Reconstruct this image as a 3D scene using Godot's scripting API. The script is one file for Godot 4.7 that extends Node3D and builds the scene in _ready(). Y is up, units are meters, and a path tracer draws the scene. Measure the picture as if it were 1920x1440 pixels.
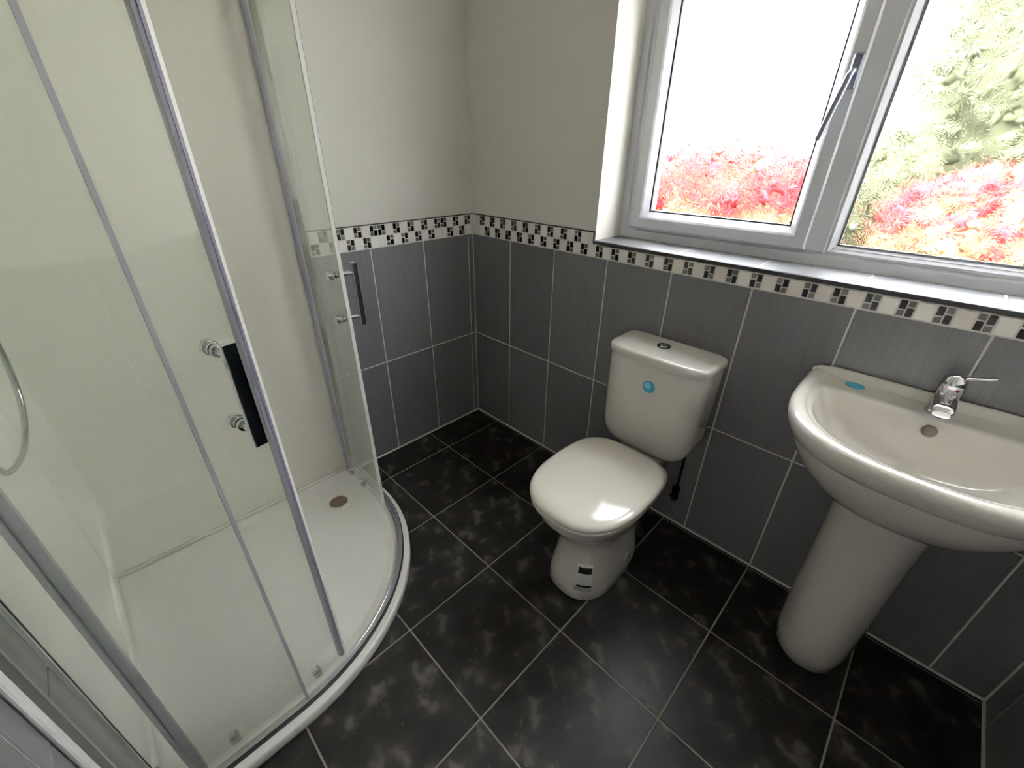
extends Node3D
# A small tiled bathroom: corner at the origin, window wall along x (z = 0), painted west wall along z (x = 0). Metres, y up.

const ROOM_X := 2.118
const ROOM_Z := 1.64
const ROOM_Y := 2.35
const TILE_TOP := 0.977
const BORDER_TOP := 1.062

# shower plan: quadrant with corner at (0, ROOM_Z)
const QX := 0.265
const QZ := 1.355

var M := {}
var box_cache := {}
var rng := RandomNumberGenerator.new()


# ---------------------------------------------------------------- mesh builder
class B:
	var v := PackedVector3Array()
	var uv := PackedVector2Array()
	var sg := PackedInt32Array()
	var group := 1

	func tri(a: Vector3, b: Vector3, c: Vector3, g: int, ua := Vector2.ZERO, ub := Vector2.ZERO, uc := Vector2.ZERO) -> void:
		v.append(a); v.append(b); v.append(c)
		uv.append(ua); uv.append(ub); uv.append(uc)
		sg.append(g); sg.append(g); sg.append(g)

	func quad(a: Vector3, b: Vector3, c: Vector3, d: Vector3, g: int) -> void:
		tri(a, b, c, g)
		tri(a, c, d, g)

	# front faces run clockwise: turn the triangles since `from` if their enclosed volume says otherwise
	func settle(from: int) -> void:
		var o := v[from]
		var vol := 0.0
		for i in range(from, v.size(), 3):
			vol += (v[i] - o).dot((v[i + 1] - o).cross(v[i + 2] - o))
		if vol > 0.0:
			for i in range(from, v.size(), 3):
				var t := v[i + 1]
				v[i + 1] = v[i + 2]
				v[i + 2] = t
				var w := uv[i + 1]
				uv[i + 1] = uv[i + 2]
				uv[i + 2] = w

	func out(a: Vector3, b: Vector3, c: Vector3, mid: Vector3, g: int) -> void:
		if (b - a).cross(c - a).dot(a + b + c - mid * 3.0) > 0.0:
			tri(a, c, b, g)
		else:
			tri(a, b, c, g)

	func box(c: Vector3, s: Vector3, bevel := 0.0015) -> void:
		var h := s * 0.5
		var b: float = minf(bevel, minf(h.x, minf(h.y, h.z)) * 0.9)
		var X := []
		var Y := []
		var Z := []
		for i in 8:
			var sx := 1.0 if i & 1 else -1.0
			var sy := 1.0 if i & 2 else -1.0
			var sz := 1.0 if i & 4 else -1.0
			X.append(c + Vector3(sx * h.x, sy * (h.y - b), sz * (h.z - b)))
			Y.append(c + Vector3(sx * (h.x - b), sy * h.y, sz * (h.z - b)))
			Z.append(c + Vector3(sx * (h.x - b), sy * (h.y - b), sz * h.z))
		for f in [[X, 1, 2, 4], [Y, 2, 1, 4], [Z, 4, 1, 2]]:
			var P: Array = f[0]
			for side in 2:
				var o: int = f[1] * side
				var p: int = f[2]
				var q: int = f[3]
				out(P[o], P[o + p], P[o + p + q], c, -1)
				out(P[o], P[o + p + q], P[o + q], c, -1)
		if b <= 0.0:
			return
		for e in [[X, Y, 4, 1, 2], [Y, Z, 1, 2, 4], [X, Z, 2, 1, 4]]:
			for k in 4:
				var o: int = (e[3] if k & 1 else 0) + (e[4] if k & 2 else 0)
				var p: int = o + e[2]
				out(e[0][o], e[1][o], e[1][p], c, -1)
				out(e[0][o], e[1][p], e[0][p], c, -1)
		for i in 8:
			out(X[i], Y[i], Z[i], c, -1)

	# closed rings of equal size, capped at both ends; `creases` lists ring numbers after which a new smooth group begins
	func loft(rings: Array, creases := [], cap0 := true, cap1 := true, cap_smooth := false) -> void:
		var from := v.size()
		var g := group
		for i in rings.size() - 1:
			var p: PackedVector3Array = rings[i]
			var q: PackedVector3Array = rings[i + 1]
			var n := p.size()
			for k in n:
				var l := (k + 1) % n
				quad(p[k], p[l], q[l], q[k], g)
			if (i + 1) in creases:
				g += 1
		for e in 2:
			if (cap0 if e == 0 else cap1):
				var p: PackedVector3Array = rings[0] if e == 0 else rings[rings.size() - 1]
				var mid := Vector3.ZERO
				for a in p:
					mid += a / p.size()
				var cg: int = (group if e == 0 else g) if cap_smooth else -1
				for k in p.size():
					var l := (k + 1) % p.size()
					if e == 0:
						tri(mid, p[l], p[k], cg)
					else:
						tri(mid, p[k], p[l], cg)
		group = g + 1
		settle(from)

	func lathe(profile: Array, at := Transform3D.IDENTITY, segs := 32, creases := []) -> void:
		var rings := []
		for pr in profile:
			var r := PackedVector3Array()
			for k in segs:
				var a := TAU * k / segs
				r.append(at * Vector3(cos(a) * pr.x, pr.y, sin(a) * pr.x))
			rings.append(r)
		loft(rings, creases)

	func tube(path: PackedVector3Array, radius: float, segs := 12, ripple := 0.0) -> void:
		var rings := []
		var up := Vector3(0.13, 0.2, 0.97)
		for i in path.size():
			var t := (path[mini(i + 1, path.size() - 1)] - path[maxi(i - 1, 0)]).normalized()
			up = (up - t * up.dot(t)).normalized()
			var s := t.cross(up)
			var r := PackedVector3Array()
			var rad := radius - (ripple if i % 2 else 0.0)
			for k in segs:
				var a := TAU * k / segs
				r.append(path[i] + (up * cos(a) + s * sin(a)) * rad)
			rings.append(r)
		loft(rings)

	# a wall swept along plan points: inner and outer plan lines between two heights
	func sweep(inner: PackedVector2Array, outer: PackedVector2Array, y0: float, y1: float) -> void:
		var from := v.size()
		var n := inner.size()
		for i in n - 1:
			var a0 := Vector3(inner[i].x, y0, inner[i].y)
			var a1 := Vector3(inner[i].x, y1, inner[i].y)
			var b0 := Vector3(inner[i + 1].x, y0, inner[i + 1].y)
			var b1 := Vector3(inner[i + 1].x, y1, inner[i + 1].y)
			var c0 := Vector3(outer[i].x, y0, outer[i].y)
			var c1 := Vector3(outer[i].x, y1, outer[i].y)
			var d0 := Vector3(outer[i + 1].x, y0, outer[i + 1].y)
			var d1 := Vector3(outer[i + 1].x, y1, outer[i + 1].y)
			quad(a0, a1, b1, b0, group)
			quad(c0, d0, d1, c1, group + 1)
			quad(a1, c1, d1, b1, group + 2)
			quad(a0, b0, d0, c0, group + 3)
		for i in [0, n - 1]:
			var a0 := Vector3(inner[i].x, y0, inner[i].y)
			var a1 := Vector3(inner[i].x, y1, inner[i].y)
			var c0 := Vector3(outer[i].x, y0, outer[i].y)
			var c1 := Vector3(outer[i].x, y1, outer[i].y)
			if i == 0:
				quad(a0, c0, c1, a1, -1)
			else:
				quad(a0, a1, c1, c0, -1)
		group += 4
		settle(from)

	# a mitred rectangular frame in the x-y plane; profile: closed list of (inset from the rectangle, z)
	func frame(x0: float, y0: float, x1: float, y1: float, profile: Array) -> void:
		var from := v.size()
		var n := profile.size()
		for s in 4:
			for k in n:
				var p: Vector2 = profile[k]
				var q: Vector2 = profile[(k + 1) % n]
				var c := []
				for w in [[s, p], [(s + 1) % 4, p], [(s + 1) % 4, q], [s, q]]:
					var d: float = w[1].x
					var cx: float = (x0 + d) if w[0] in [0, 3] else (x1 - d)
					var cy: float = (y0 + d) if w[0] in [0, 1] else (y1 - d)
					c.append(Vector3(cx, cy, w[1].y))
				quad(c[0], c[1], c[2], c[3], -1)
		settle(from)

	func mesh() -> ArrayMesh:
		var st := SurfaceTool.new()
		st.begin(Mesh.PRIMITIVE_TRIANGLES)
		for i in v.size():
			st.set_smooth_group(sg[i])
			st.set_uv(uv[i])
			st.add_vertex(v[i])
		st.generate_normals()
		st.index()
		return st.commit()


# ---------------------------------------------------------------- scene helpers
func obj(called: String, b: B, m: Material, parent: Node = self) -> MeshInstance3D:
	var o := MeshInstance3D.new()
	o.name = called
	o.mesh = b.mesh()
	o.material_override = m
	parent.add_child(o, true)
	return o


func named(called: String) -> String:
	if not has_node(called):
		return called
	var k := 1
	while has_node("%s_%03d" % [called, k]):
		k += 1
	return "%s_%03d" % [called, k]


func tag(o: Node, label: String, category: String, group := "", kind := "") -> Node:
	o.set_meta("label", label)
	o.set_meta("category", category)
	if group:
		o.set_meta("group", group)
	if kind:
		o.set_meta("kind", kind)
	return o


func thing(called: String, at: Vector3, label: String, category: String, group := "", kind := "") -> Node3D:
	var o := Node3D.new()
	o.name = named(called)
	add_child(o)
	o.position = at
	tag(o, label, category, group, kind)
	return o


# one bevelled block; equal blocks share a mesh
func piece(called: String, parent: Node, m: Material, at: Vector3, size: Vector3, bevel := 0.0015) -> MeshInstance3D:
	var key := "%.4f %.4f %.4f %.4f" % [size.x, size.y, size.z, bevel]
	if not box_cache.has(key):
		var b := B.new()
		b.box(Vector3.ZERO, size, bevel)
		box_cache[key] = b.mesh()
	var o := MeshInstance3D.new()
	o.name = called
	o.mesh = box_cache[key]
	o.material_override = m
	o.position = at
	parent.add_child(o, true)
	return o


func box_mesh(list: Array, bevel := 0.0) -> B:
	var b := B.new()
	for k in list:
		b.box((k[0] + k[1]) * 0.5, k[1] - k[0], bevel)
	return b


# closed plan curve: superellipse with separate front and back depths and exponents
func sring(cx: float, cz: float, a: float, bf: float, bb: float, nf: float, nb: float, y: float, n := 96) -> PackedVector3Array:
	var r := PackedVector3Array()
	for i in n:
		var t := TAU * (i + 0.5) / n
		var c := cos(t)
		var s := sin(t)
		var e := nf if s >= 0 else nb
		var d := bf if s >= 0 else bb
		r.append(Vector3(cx + a * signf(c) * pow(absf(c), 2.0 / e), y, cz + d * signf(s) * pow(absf(s), 2.0 / e)))
	return r


func mat(called: String, c: Color, rough: float, metal := 0.0) -> StandardMaterial3D:
	var m := StandardMaterial3D.new()
	m.resource_name = called
	m.albedo_color = c
	m.roughness = rough
	m.metallic = metal
	M[called] = m
	return m


func noise_tex(sd: int, freq: float, oct: int, ramp: Gradient, size := 512) -> NoiseTexture2D:
	var n := FastNoiseLite.new()
	n.seed = sd
	n.noise_type = FastNoiseLite.TYPE_SIMPLEX_SMOOTH
	n.frequency = freq
	n.fractal_octaves = oct
	n.domain_warp_enabled = true
	n.domain_warp_amplitude = 25.0
	n.domain_warp_frequency = 0.012
	var t := NoiseTexture2D.new()
	t.width = size
	t.height = size
	t.seamless = true
	t.noise = n
	t.color_ramp = ramp
	return t


func ramp(stops: Array) -> Gradient:
	var g := Gradient.new()
	g.offsets = PackedFloat32Array(stops.map(func(s): return s[0]))
	g.colors = PackedColorArray(stops.map(func(s): return s[1]))
	return g


# fine upright streaks of brushed ceramic
func streak_image() -> ImageTexture:
	var w := 512
	var h := 256
	var im := Image.create(w, h, false, Image.FORMAT_RGB8)
	var a := FastNoiseLite.new()
	a.seed = 5
	a.frequency = 1.0
	a.noise_type = FastNoiseLite.TYPE_SIMPLEX
	for y in h:
		var fy := TAU * y / h
		for x in w:
			var fx := TAU * x / w
			var s := a.get_noise_3d(cos(fx) * 28.0, sin(fx) * 28.0, sin(fy) * 0.9 + 1.4 * cos(fy))
			var t := a.get_noise_3d(cos(fx) * 9.0 + 40.0, sin(fx) * 9.0, sin(fy) * 0.5)
			var k := 1.0 + 0.09 * s + 0.06 * t
			im.set_pixel(x, y, Color(0.445 * k, 0.445 * k, 0.452 * k))
	return ImageTexture.create_from_image(im)


# relief of overlapping flowers pressed into the window glass (heights only)
func flower_image() -> ImageTexture:
	var n := 1024
	var h := PackedFloat32Array()
	h.resize(n * n)
	var r := RandomNumberGenerator.new()
	r.seed = 77
	for f in 430:
		var cx := r.randf() * n
		var cy := r.randf() * n
		var rad := r.randf_range(38.0, 62.0)
		var petals := r.randi_range(11, 15)
		var turn := r.randf() * TAU
		for p in petals:
			var a := turn + TAU * p / petals + r.randf_range(-0.08, 0.08)
			var d := Vector2(cos(a), sin(a))
			var l0 := rad * 0.16
			var l1 := rad * r.randf_range(0.85, 1.05)
			var wide := rad * 0.15
			var bend := r.randf_range(-0.12, 0.12)
			var mid := Vector2(cx, cy) + d * (l0 + l1) * 0.5
			var reach := int((l1 - l0) * 0.5 + wide) + 2
			for y in range(int(mid.y) - reach, int(mid.y) + reach + 1):
				for x in range(int(mid.x) - reach, int(mid.x) + reach + 1):
					var q := Vector2(x - cx, y - cy)
					var along := q.dot(d)
					if along < l0 or along > l1:
						continue
					var u := (along - l0) / (l1 - l0)
					var across := absf(q.dot(Vector2(-d.y, d.x)) + bend * (u - 0.5) * rad)
					var hw := wide * sqrt(sin(PI * clampf(u, 0.02, 0.98)))
					if across < hw:
						var val := pow(cos(PI / 2 * across / hw), 2.0) * (0.35 + 0.65 * sin(PI * u))
						var k := posmod(y, n) * n + posmod(x, n)
						h[k] = maxf(h[k], val)
	var im := Image.create_from_data(n, n, false, Image.FORMAT_RF, h.to_byte_array())
	return ImageTexture.create_from_image(im)


func materials() -> void:
	mat("wall_paint", Color(0.83, 0.815, 0.785), 0.75)
	mat("ceiling_paint", Color(0.86, 0.855, 0.845), 0.85)
	mat("grout", Color(0.80, 0.79, 0.76), 0.8)
	var st := streak_image()
	for k in 4:
		var m := mat("grey_tile_%d" % k, Color.WHITE.darkened([0.0, 0.04, 0.02, 0.06][k]), 0.28)
		m.albedo_texture = st
		m.uv1_triplanar = true
		m.uv1_world_triplanar = true
		m.uv1_triplanar_sharpness = 8.0
		m.uv1_scale = Vector3(2.2, 1.1, 2.2)
		m.uv1_offset = Vector3(0.37 * k, 0.21 * k, 0.53 * k)
	for k in 4:
		var m: StandardMaterial3D = M["grey_tile_%d" % k].duplicate()
		m.roughness = 0.38
		m.clearcoat_enabled = true
		m.clearcoat = 0.5
		m.clearcoat_roughness = 0.3
		M["sill_tile_%d" % k] = m
	var fr := ramp([[0.0, Color(0.085, 0.079, 0.073)], [0.4, Color(0.125, 0.117, 0.108)], [0.6, Color(0.15, 0.141, 0.13)], [0.70, Color(0.21, 0.197, 0.18)], [0.80, Color(0.30, 0.285, 0.262)], [1.0, Color(0.38, 0.36, 0.33)]])
	var fl := noise_tex(11, 0.010, 6, fr)
	var vn := noise_tex(23, 0.006, 4, ramp([[0.0, Color(0.5, 0.48, 0.45, 0.0)], [0.90, Color(0.5, 0.48, 0.45, 0.0)], [0.97, Color(0.5, 0.48, 0.45, 0.28)], [1.0, Color(0.55, 0.52, 0.49, 0.4)]]))
	(vn.noise as FastNoiseLite).fractal_type = FastNoiseLite.FRACTAL_RIDGED
	for k in 4:
		var m := mat("slate_vinyl_%d" % k, Color.WHITE.darkened([0.0, 0.08, 0.03, 0.12][k]), 0.45)
		m.albedo_texture = fl
		m.uv1_triplanar = true
		m.uv1_world_triplanar = true
		m.uv1_scale = Vector3.ONE * 1.7
		m.uv1_offset = Vector3(0.31 * k, 0, 0.47 * k)
		m.detail_enabled = true
		m.detail_albedo = vn
		m.detail_blend_mode = BaseMaterial3D.BLEND_MODE_MIX
		m.metallic_specular = 0.26
	mat("seam", Color(0.50, 0.48, 0.43), 0.7)
	for k in 3:
		var m := mat("marble_%d" % k, [Color(0.90, 0.885, 0.86), Color(0.87, 0.845, 0.82), Color(0.92, 0.91, 0.89)][k], 0.3)
		m.clearcoat_enabled = true
		m.clearcoat = 0.3
	mat("black_chip", Color(0.055, 0.045, 0.06), 0.12)
	mat("violet_chip", Color(0.10, 0.06, 0.09), 0.12)
	mat("grey_chip", Color(0.42, 0.41, 0.40), 0.15)
	mat("taupe_chip", Color(0.50, 0.475, 0.45), 0.15)
	mat("mosaic_grout", Color(0.87, 0.855, 0.825), 0.8)
	mat("dark_trim", Color(0.15, 0.145, 0.16), 0.45)
	var cer := mat("ceramic", Color(0.79, 0.77, 0.74), 0.12)
	cer.clearcoat_enabled = true
	cer.clearcoat = 0.6
	cer.clearcoat_roughness = 0.06
	var seat := mat("seat_plastic", Color(0.80, 0.775, 0.735), 0.12)
	seat.clearcoat_enabled = true
	seat.clearcoat = 0.4
	mat("acrylic", Color(0.91, 0.905, 0.88), 0.2)
	mat("panel_white", Color(0.91, 0.895, 0.855), 0.2)
	mat("sealant", Color(0.88, 0.875, 0.84), 0.4)
	mat("upvc", Color(0.77, 0.77, 0.79), 0.38)
	mat("gasket", Color(0.10, 0.095, 0.11), 0.6)
	mat("chrome", Color(0.82, 0.82, 0.83), 0.08, 1.0)
	mat("satin_metal", Color(0.80, 0.80, 0.82), 0.3, 1.0)
	mat("hose_metal", Color(0.72, 0.72, 0.73), 0.18, 1.0)
	mat("handle_metal", Color(0.50, 0.51, 0.56), 0.35, 0.8)
	mat("dark_chrome", Color(0.30, 0.30, 0.31), 0.15, 1.0)
	mat("white_metal", Color(0.88, 0.88, 0.87), 0.25)
	mat("black_reflection", Color(0.03, 0.035, 0.045), 0.12)  # black colour for the dark reflection on the chrome handles
	mat("black_plastic", Color(0.035, 0.035, 0.04), 0.5)
	mat("drain_brown", Color(0.50, 0.44, 0.40), 0.6)
	mat("sticker_blue", Color(0.22, 0.62, 0.72), 0.4)
	mat("sticker_light", Color(0.50, 0.78, 0.84), 0.4)
	mat("sticker_white", Color(0.80, 0.80, 0.79), 0.45)
	mat("red_dot", Color(0.45, 0.05, 0.07), 0.3)
	mat("door_white", Color(0.84, 0.83, 0.81), 0.45)
	var g := mat("shower_glass", Color(0.82, 0.92, 0.76, 0.06), 0.0)
	g.transparency = BaseMaterial3D.TRANSPARENCY_ALPHA
	var s := mat("clear_seal", Color(0.66, 0.65, 0.72, 0.55), 0.3)
	s.transparency = BaseMaterial3D.TRANSPARENCY_ALPHA
	mat("seal_core", Color(0.42, 0.41, 0.47), 0.35)
	mat("seal_white", Color(0.90, 0.89, 0.88), 0.3)
	var wg := mat("patterned_glass", Color(1, 1, 1, 0.0), 0.05)
	wg.refraction_enabled = true
	wg.refraction_scale = 0.05
	wg.heightmap_enabled = true
	wg.heightmap_texture = flower_image()
	wg.heightmap_scale = 0.04
	wg.uv1_triplanar = true
	wg.uv1_world_triplanar = true
	wg.uv1_triplanar_sharpness = 8.0
	wg.uv1_scale = Vector3.ONE * 1.8
	mat("grass", Color(0.27, 0.28, 0.2), 0.9)
	mat("leaf", Color(0.18, 0.188, 0.135), 0.9).metallic_specular = 0.1
	mat("leaf_pale", Color(0.28, 0.245, 0.17), 0.9).metallic_specular = 0.1
	mat("blossom", Color(0.37, 0.075, 0.085), 0.9).metallic_specular = 0.1
	mat("stem_brown", Color(0.3, 0.22, 0.15), 0.9)
	mat("brick_red", Color(0.55, 0.28, 0.22), 0.9)


# ---------------------------------------------------------------- the place
func _ready() -> void:
	rng.seed = 20
	var cam := Camera3D.new()
	cam.name = "camera"
	cam.fov = 84.2616
	cam.keep_aspect = Camera3D.KEEP_HEIGHT
	cam.near = 0.02
	cam.transform = Transform3D(Basis(Vector3.UP, 0.7771) * Basis(Vector3.RIGHT, -0.5017) * Basis(Vector3.BACK, 0.0118), Vector3(1.6104, 1.3194, 1.3614))
	add_child(cam)
	cam.current = true
	var we := WorldEnvironment.new()
	we.name = "environment"
	var env := Environment.new()
	var sky := Sky.new()
	var sm := ProceduralSkyMaterial.new()
	sm.sky_top_color = Color(0.97, 0.985, 1.0)
	sm.sky_horizon_color = Color(0.43, 0.44, 0.45)
	sm.sky_curve = 0.32
	sm.ground_horizon_color = Color(0.6, 0.6, 0.55)
	sm.ground_bottom_color = Color(0.45, 0.45, 0.38)
	sm.sky_energy_multiplier = 9.0
	sm.ground_energy_multiplier = 0.8
	sky.sky_material = sm
	env.background_mode = Environment.BG_SKY
	env.sky = sky
	env.tonemap_mode = Environment.TONE_MAPPER_LINEAR
	env.tonemap_exposure = 1.66
	env.sdfgi_enabled = true
	env.ssao_enabled = true
	env.ssil_enabled = true
	we.environment = env
	add_child(we)

	materials()
	build_floor()
	build_walls()
	build_window()
	build_door()
	build_garden()
	build_tray()
	build_enclosure()
	build_mixer()
	build_toilet()
	build_basin()
	build_valve()


func build_floor() -> void:
	var f := obj("floor", box_mesh([[Vector3(-0.1, -0.15, -0.1), Vector3(ROOM_X + 0.1, -0.0015, ROOM_Z + 0.1)]]), M.seam)
	tag(f, "dark slate-look vinyl floor in square tiles with thin pale seams", "floor", "", "structure")
	var xs := [0.0, 0.165, 0.4985, 0.832, 1.1655, 1.499, 1.8325, ROOM_X]
	var zs := [0.0, 0.0125, 0.346, 0.6795, 1.013, 1.3465, ROOM_Z]
	for i in xs.size() - 1:
		for j in zs.size() - 1:
			var a: float = xs[i] + 0.0024
			var b: float = xs[i + 1] - 0.0024
			var c: float = zs[j] + 0.0024
			var d: float = zs[j + 1] - 0.0024
			piece("floor_tile", f, M["slate_vinyl_%d" % ((i * 3 + j * 5 + i * j) % 4)], Vector3((a + b) / 2, -0.002, (c + d) / 2), Vector3(b - a, 0.004, d - c), 0.0008)


# a wall tile on a wall whose face is at `face`; axis "z" for the window wall and its opposite, "x" for the side walls
func wall_tile(w: Node, along0: float, along1: float, y0: float, y1: float, axis: String, face: float, dirn: float) -> void:
	var g := 0.0026
	var c := (along0 + along1) / 2
	var l := along1 - along0 - 2 * g
	var h := y1 - y0 - 2 * g
	var m: Material = M["grey_tile_%d" % rng.randi_range(0, 3)]
	if axis == "z":
		piece("wall_tile", w, m, Vector3(c, (y0 + y1) / 2, face - dirn * 0.0035), Vector3(l, h, 0.007), 0.0012)
	else:
		piece("wall_tile", w, m, Vector3(face - dirn * 0.0035, (y0 + y1) / 2, c), Vector3(0.007, h, l), 0.0012)


# one cell of the mosaic border: a marble square or a pinwheel of four glass chips
func mosaic_cell(w: Node, c: float, y: float, axis: String, dark: bool, width := 0.0339, height := 0.0425) -> void:
	var put := func(called: String, m: Material, dc: float, dy: float, wd: float, hg: float, proud: float):
		if axis == "z":
			piece(called, w, m, Vector3(c + dc, y + dy, -0.002 + proud), Vector3(wd, hg, 0.005), 0.0007)
		else:
			piece(called, w, m, Vector3(-0.002 + proud, y + dy, c + dc), Vector3(0.005, hg, wd), 0.0007)
	if not dark:
		put.call("mosaic_square", M["marble_%d" % rng.randi_range(0, 2)], 0.0, 0.0, width - 0.001, height - 0.0012, rng.randf_range(-0.0004, 0.0003))
		return
	var cw := width / 2 - 0.0042
	var tall := height * 0.56 - 0.0030
	var short := height * 0.40 - 0.0040
	var flip := 1.0 if rng.randf() < 0.5 else -1.0
	for s in [-1.0, 1.0]:
		var up: float = s * flip
		var blk: Material = M["black_chip"] if rng.randf() < 0.7 else M["violet_chip"]
		var gry: Material = M["grey_chip"] if rng.randf() < 0.6 else M["taupe_chip"]
		put.call("mosaic_chip", blk, s * width * 0.235, up * (height / 2 - 0.0024 - tall / 2), cw, tall, rng.randf_range(-0.0003, 0.0006))
		put.call("mosaic_chip", gry, s * width * 0.235, -up * (height / 2 - 0.0024 - short / 2), cw, short, rng.randf_range(-0.0003, 0.0006))


const WIN_X0 := 0.685
const WIN_X1 := 2.03
const WIN_Y0 := 1.030
const WIN_Y1 := 1.86
const WIN_Z := -0.16

func build_walls() -> void:
	var p := -0.006 # painted plaster lies just behind the tile face
	# window wall
	var w := obj("wall_north", box_mesh([
		[Vector3(-0.12, -0.15, -0.235), Vector3(WIN_X0, ROOM_Y, p)],
		[Vector3(WIN_X1, -0.15, -0.235), Vector3(ROOM_X + 0.12, ROOM_Y, p)],
		[Vector3(WIN_X0, -0.15, -0.235), Vector3(WIN_X1, WIN_Y0 - 0.008, p)],
		[Vector3(WIN_X0, WIN_Y0 - 0.008, -0.235), Vector3(WIN_X1, WIN_Y0 + 0.005, -0.162)],
		[Vector3(WIN_X0, WIN_Y1, -0.235), Vector3(WIN_X1, ROOM_Y, p)]]), M.wall_paint)
	tag(w, "window wall, cream paint above grey tiles and a mosaic border", "wall", "", "structure")
	piece("grout", w, M.grout, Vector3(ROOM_X / 2, TILE_TOP / 2, -0.005), Vector3(ROOM_X, TILE_TOP, 0.006), 0.0)
	var xs := [0.0, 0.25, 0.5, 0.75, 1.0, 1.25, 1.5, 1.75, 2.0, ROOM_X]
	for i in xs.size() - 1:
		wall_tile(w, xs[i], xs[i + 1], 0.004, 0.48, "z", 0.0, 1.0)
		wall_tile(w, xs[i], xs[i + 1], 0.48, TILE_TOP, "z", 0.0, 1.0)
	piece("mosaic_grout", w, M.mosaic_grout, Vector3(ROOM_X / 2, TILE_TOP + 0.022, -0.0045), Vector3(ROOM_X, 0.044, 0.005), 0.0)
	piece("mosaic_grout", w, M.mosaic_grout, Vector3(0.34, TILE_TOP + 0.064, -0.0045), Vector3(0.68, 0.042, 0.005), 0.0)
	var k := -10
	while 0.711 + 0.0339 * k < ROOM_X - 0.01:
		var c := 0.711 + 0.0339 * k
		if c > 0.012:
			mosaic_cell(w, c, TILE_TOP + 0.0215, "z", posmod(k, 2) == 0)
			if c < 0.672:
				mosaic_cell(w, c, TILE_TOP + 0.0635, "z", posmod(k, 2) == 1)
		k += 1
	for j in range(1, 10):
		var c := 0.711 - 0.0339 * (10 + j)
		if c > 0.012:
			mosaic_cell(w, c, TILE_TOP + 0.0215, "z", posmod(j, 2) == 0)
			mosaic_cell(w, c, TILE_TOP + 0.0635, "z", posmod(j, 2) == 1)
	mosaic_cell(w, 0.0085, TILE_TOP + 0.0215, "z", false, 0.016)
	mosaic_cell(w, 0.0085, TILE_TOP + 0.0635, "z", false, 0.016)
	piece("border_trim", w, M.dark_trim, Vector3(0.343, BORDER_TOP + 0.002, -0.003), Vector3(0.686, 0.004, 0.007), 0.001)
	piece("border_trim", w, M.dark_trim, Vector3(0.683, 1.045, -0.002), Vector3(0.006, 0.034, 0.008), 0.001)
	# tiled sill
	piece("sill_trim", w, M.dark_trim, Vector3((WIN_X0 + WIN_X1) / 2, WIN_Y0 - 0.001, 0.0005), Vector3(WIN_X1 - WIN_X0 + 0.004, 0.012, 0.010), 0.0012)
	piece("sill_grout", w, M.grout, Vector3((WIN_X0 + WIN_X1) / 2, WIN_Y0 - 0.0008, -0.083), Vector3(WIN_X1 - WIN_X0 - 0.002, 0.0105, 0.155), 0.0)
	var sx := [WIN_X0, 0.995, 1.2425, 1.495, 1.748, 2.0, WIN_X1]
	for i in sx.size() - 1:
		var a: float = sx[i] + (0.002 if i else 0.0)
		var b: float = sx[i + 1] - 0.002
		piece("sill_tile", w, M["sill_tile_%d" % (i % 4)], Vector3((a + b) / 2, WIN_Y0 + 0.001, -0.083), Vector3(b - a, 0.008, 0.156), 0.001)
	# west wall
	w = obj("wall_west", box_mesh([[Vector3(-0.12, -0.15, p - 0.05), Vector3(p, ROOM_Y, ROOM_Z + 0.12)]]), M.wall_paint)
	tag(w, "wall left of the window wall, cream paint over grey tiles, white panel in the shower", "wall", "", "structure")
	piece("grout", w, M.grout, Vector3(-0.005, TILE_TOP / 2, 0.4), Vector3(0.006, TILE_TOP, 0.8), 0.0)
	var zs := [0.0, 0.029, 0.279, 0.529, 0.779, 0.8]
	for i in zs.size() - 1:
		wall_tile(w, zs[i], zs[i + 1], 0.004, 0.48, "x", 0.0, 1.0)
		wall_tile(w, zs[i], zs[i + 1], 0.48, TILE_TOP, "x", 0.0, 1.0)
	piece("mosaic_grout", w, M.mosaic_grout, Vector3(-0.0045, TILE_TOP + 0.0425, 0.4), Vector3(0.005, 0.085, 0.8), 0.0)
	for s in [[0.488, -1, 9], [0.183, -1, 5], [0.488, 1, 9]]:
		for j in s[2]:
			var c: float = s[0] + s[1] * (j + 0.5) * 0.0339
			mosaic_cell(w, c, TILE_TOP + 0.0635, "x", j % 2 == 0)
			mosaic_cell(w, c, TILE_TOP + 0.0215, "x", j % 2 == 1)
	piece("border_trim", w, M.dark_trim, Vector3(-0.003, BORDER_TOP + 0.002, 0.395), Vector3(0.007, 0.004, 0.79), 0.001)
	piece("shower_panel", w, M.panel_white, Vector3(0.0, ROOM_Y / 2 + 0.02, 1.218), Vector3(0.012, ROOM_Y - 0.05, 0.84), 0.001)
	piece("panel_strip", w, M.sealant, Vector3(0.0062, 0.981, 1.22), Vector3(0.001, 0.004, 0.83), 0.0)  # level joint across the panel
	piece("panel_strip", w, M.sealant, Vector3(0.0062, 1.2, 1.507), Vector3(0.001, 2.2, 0.006), 0.0)  # thin pale upright strip on the panel face
	piece("floor_sealant", w, M.grout, Vector3(0.002, 0.003, 0.375), Vector3(0.008, 0.008, 0.75), 0.003)
	w = get_node("wall_north")
	piece("floor_sealant", w, M.grout, Vector3(ROOM_X / 2, 0.003, 0.002), Vector3(ROOM_X, 0.008, 0.008), 0.003)
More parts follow.
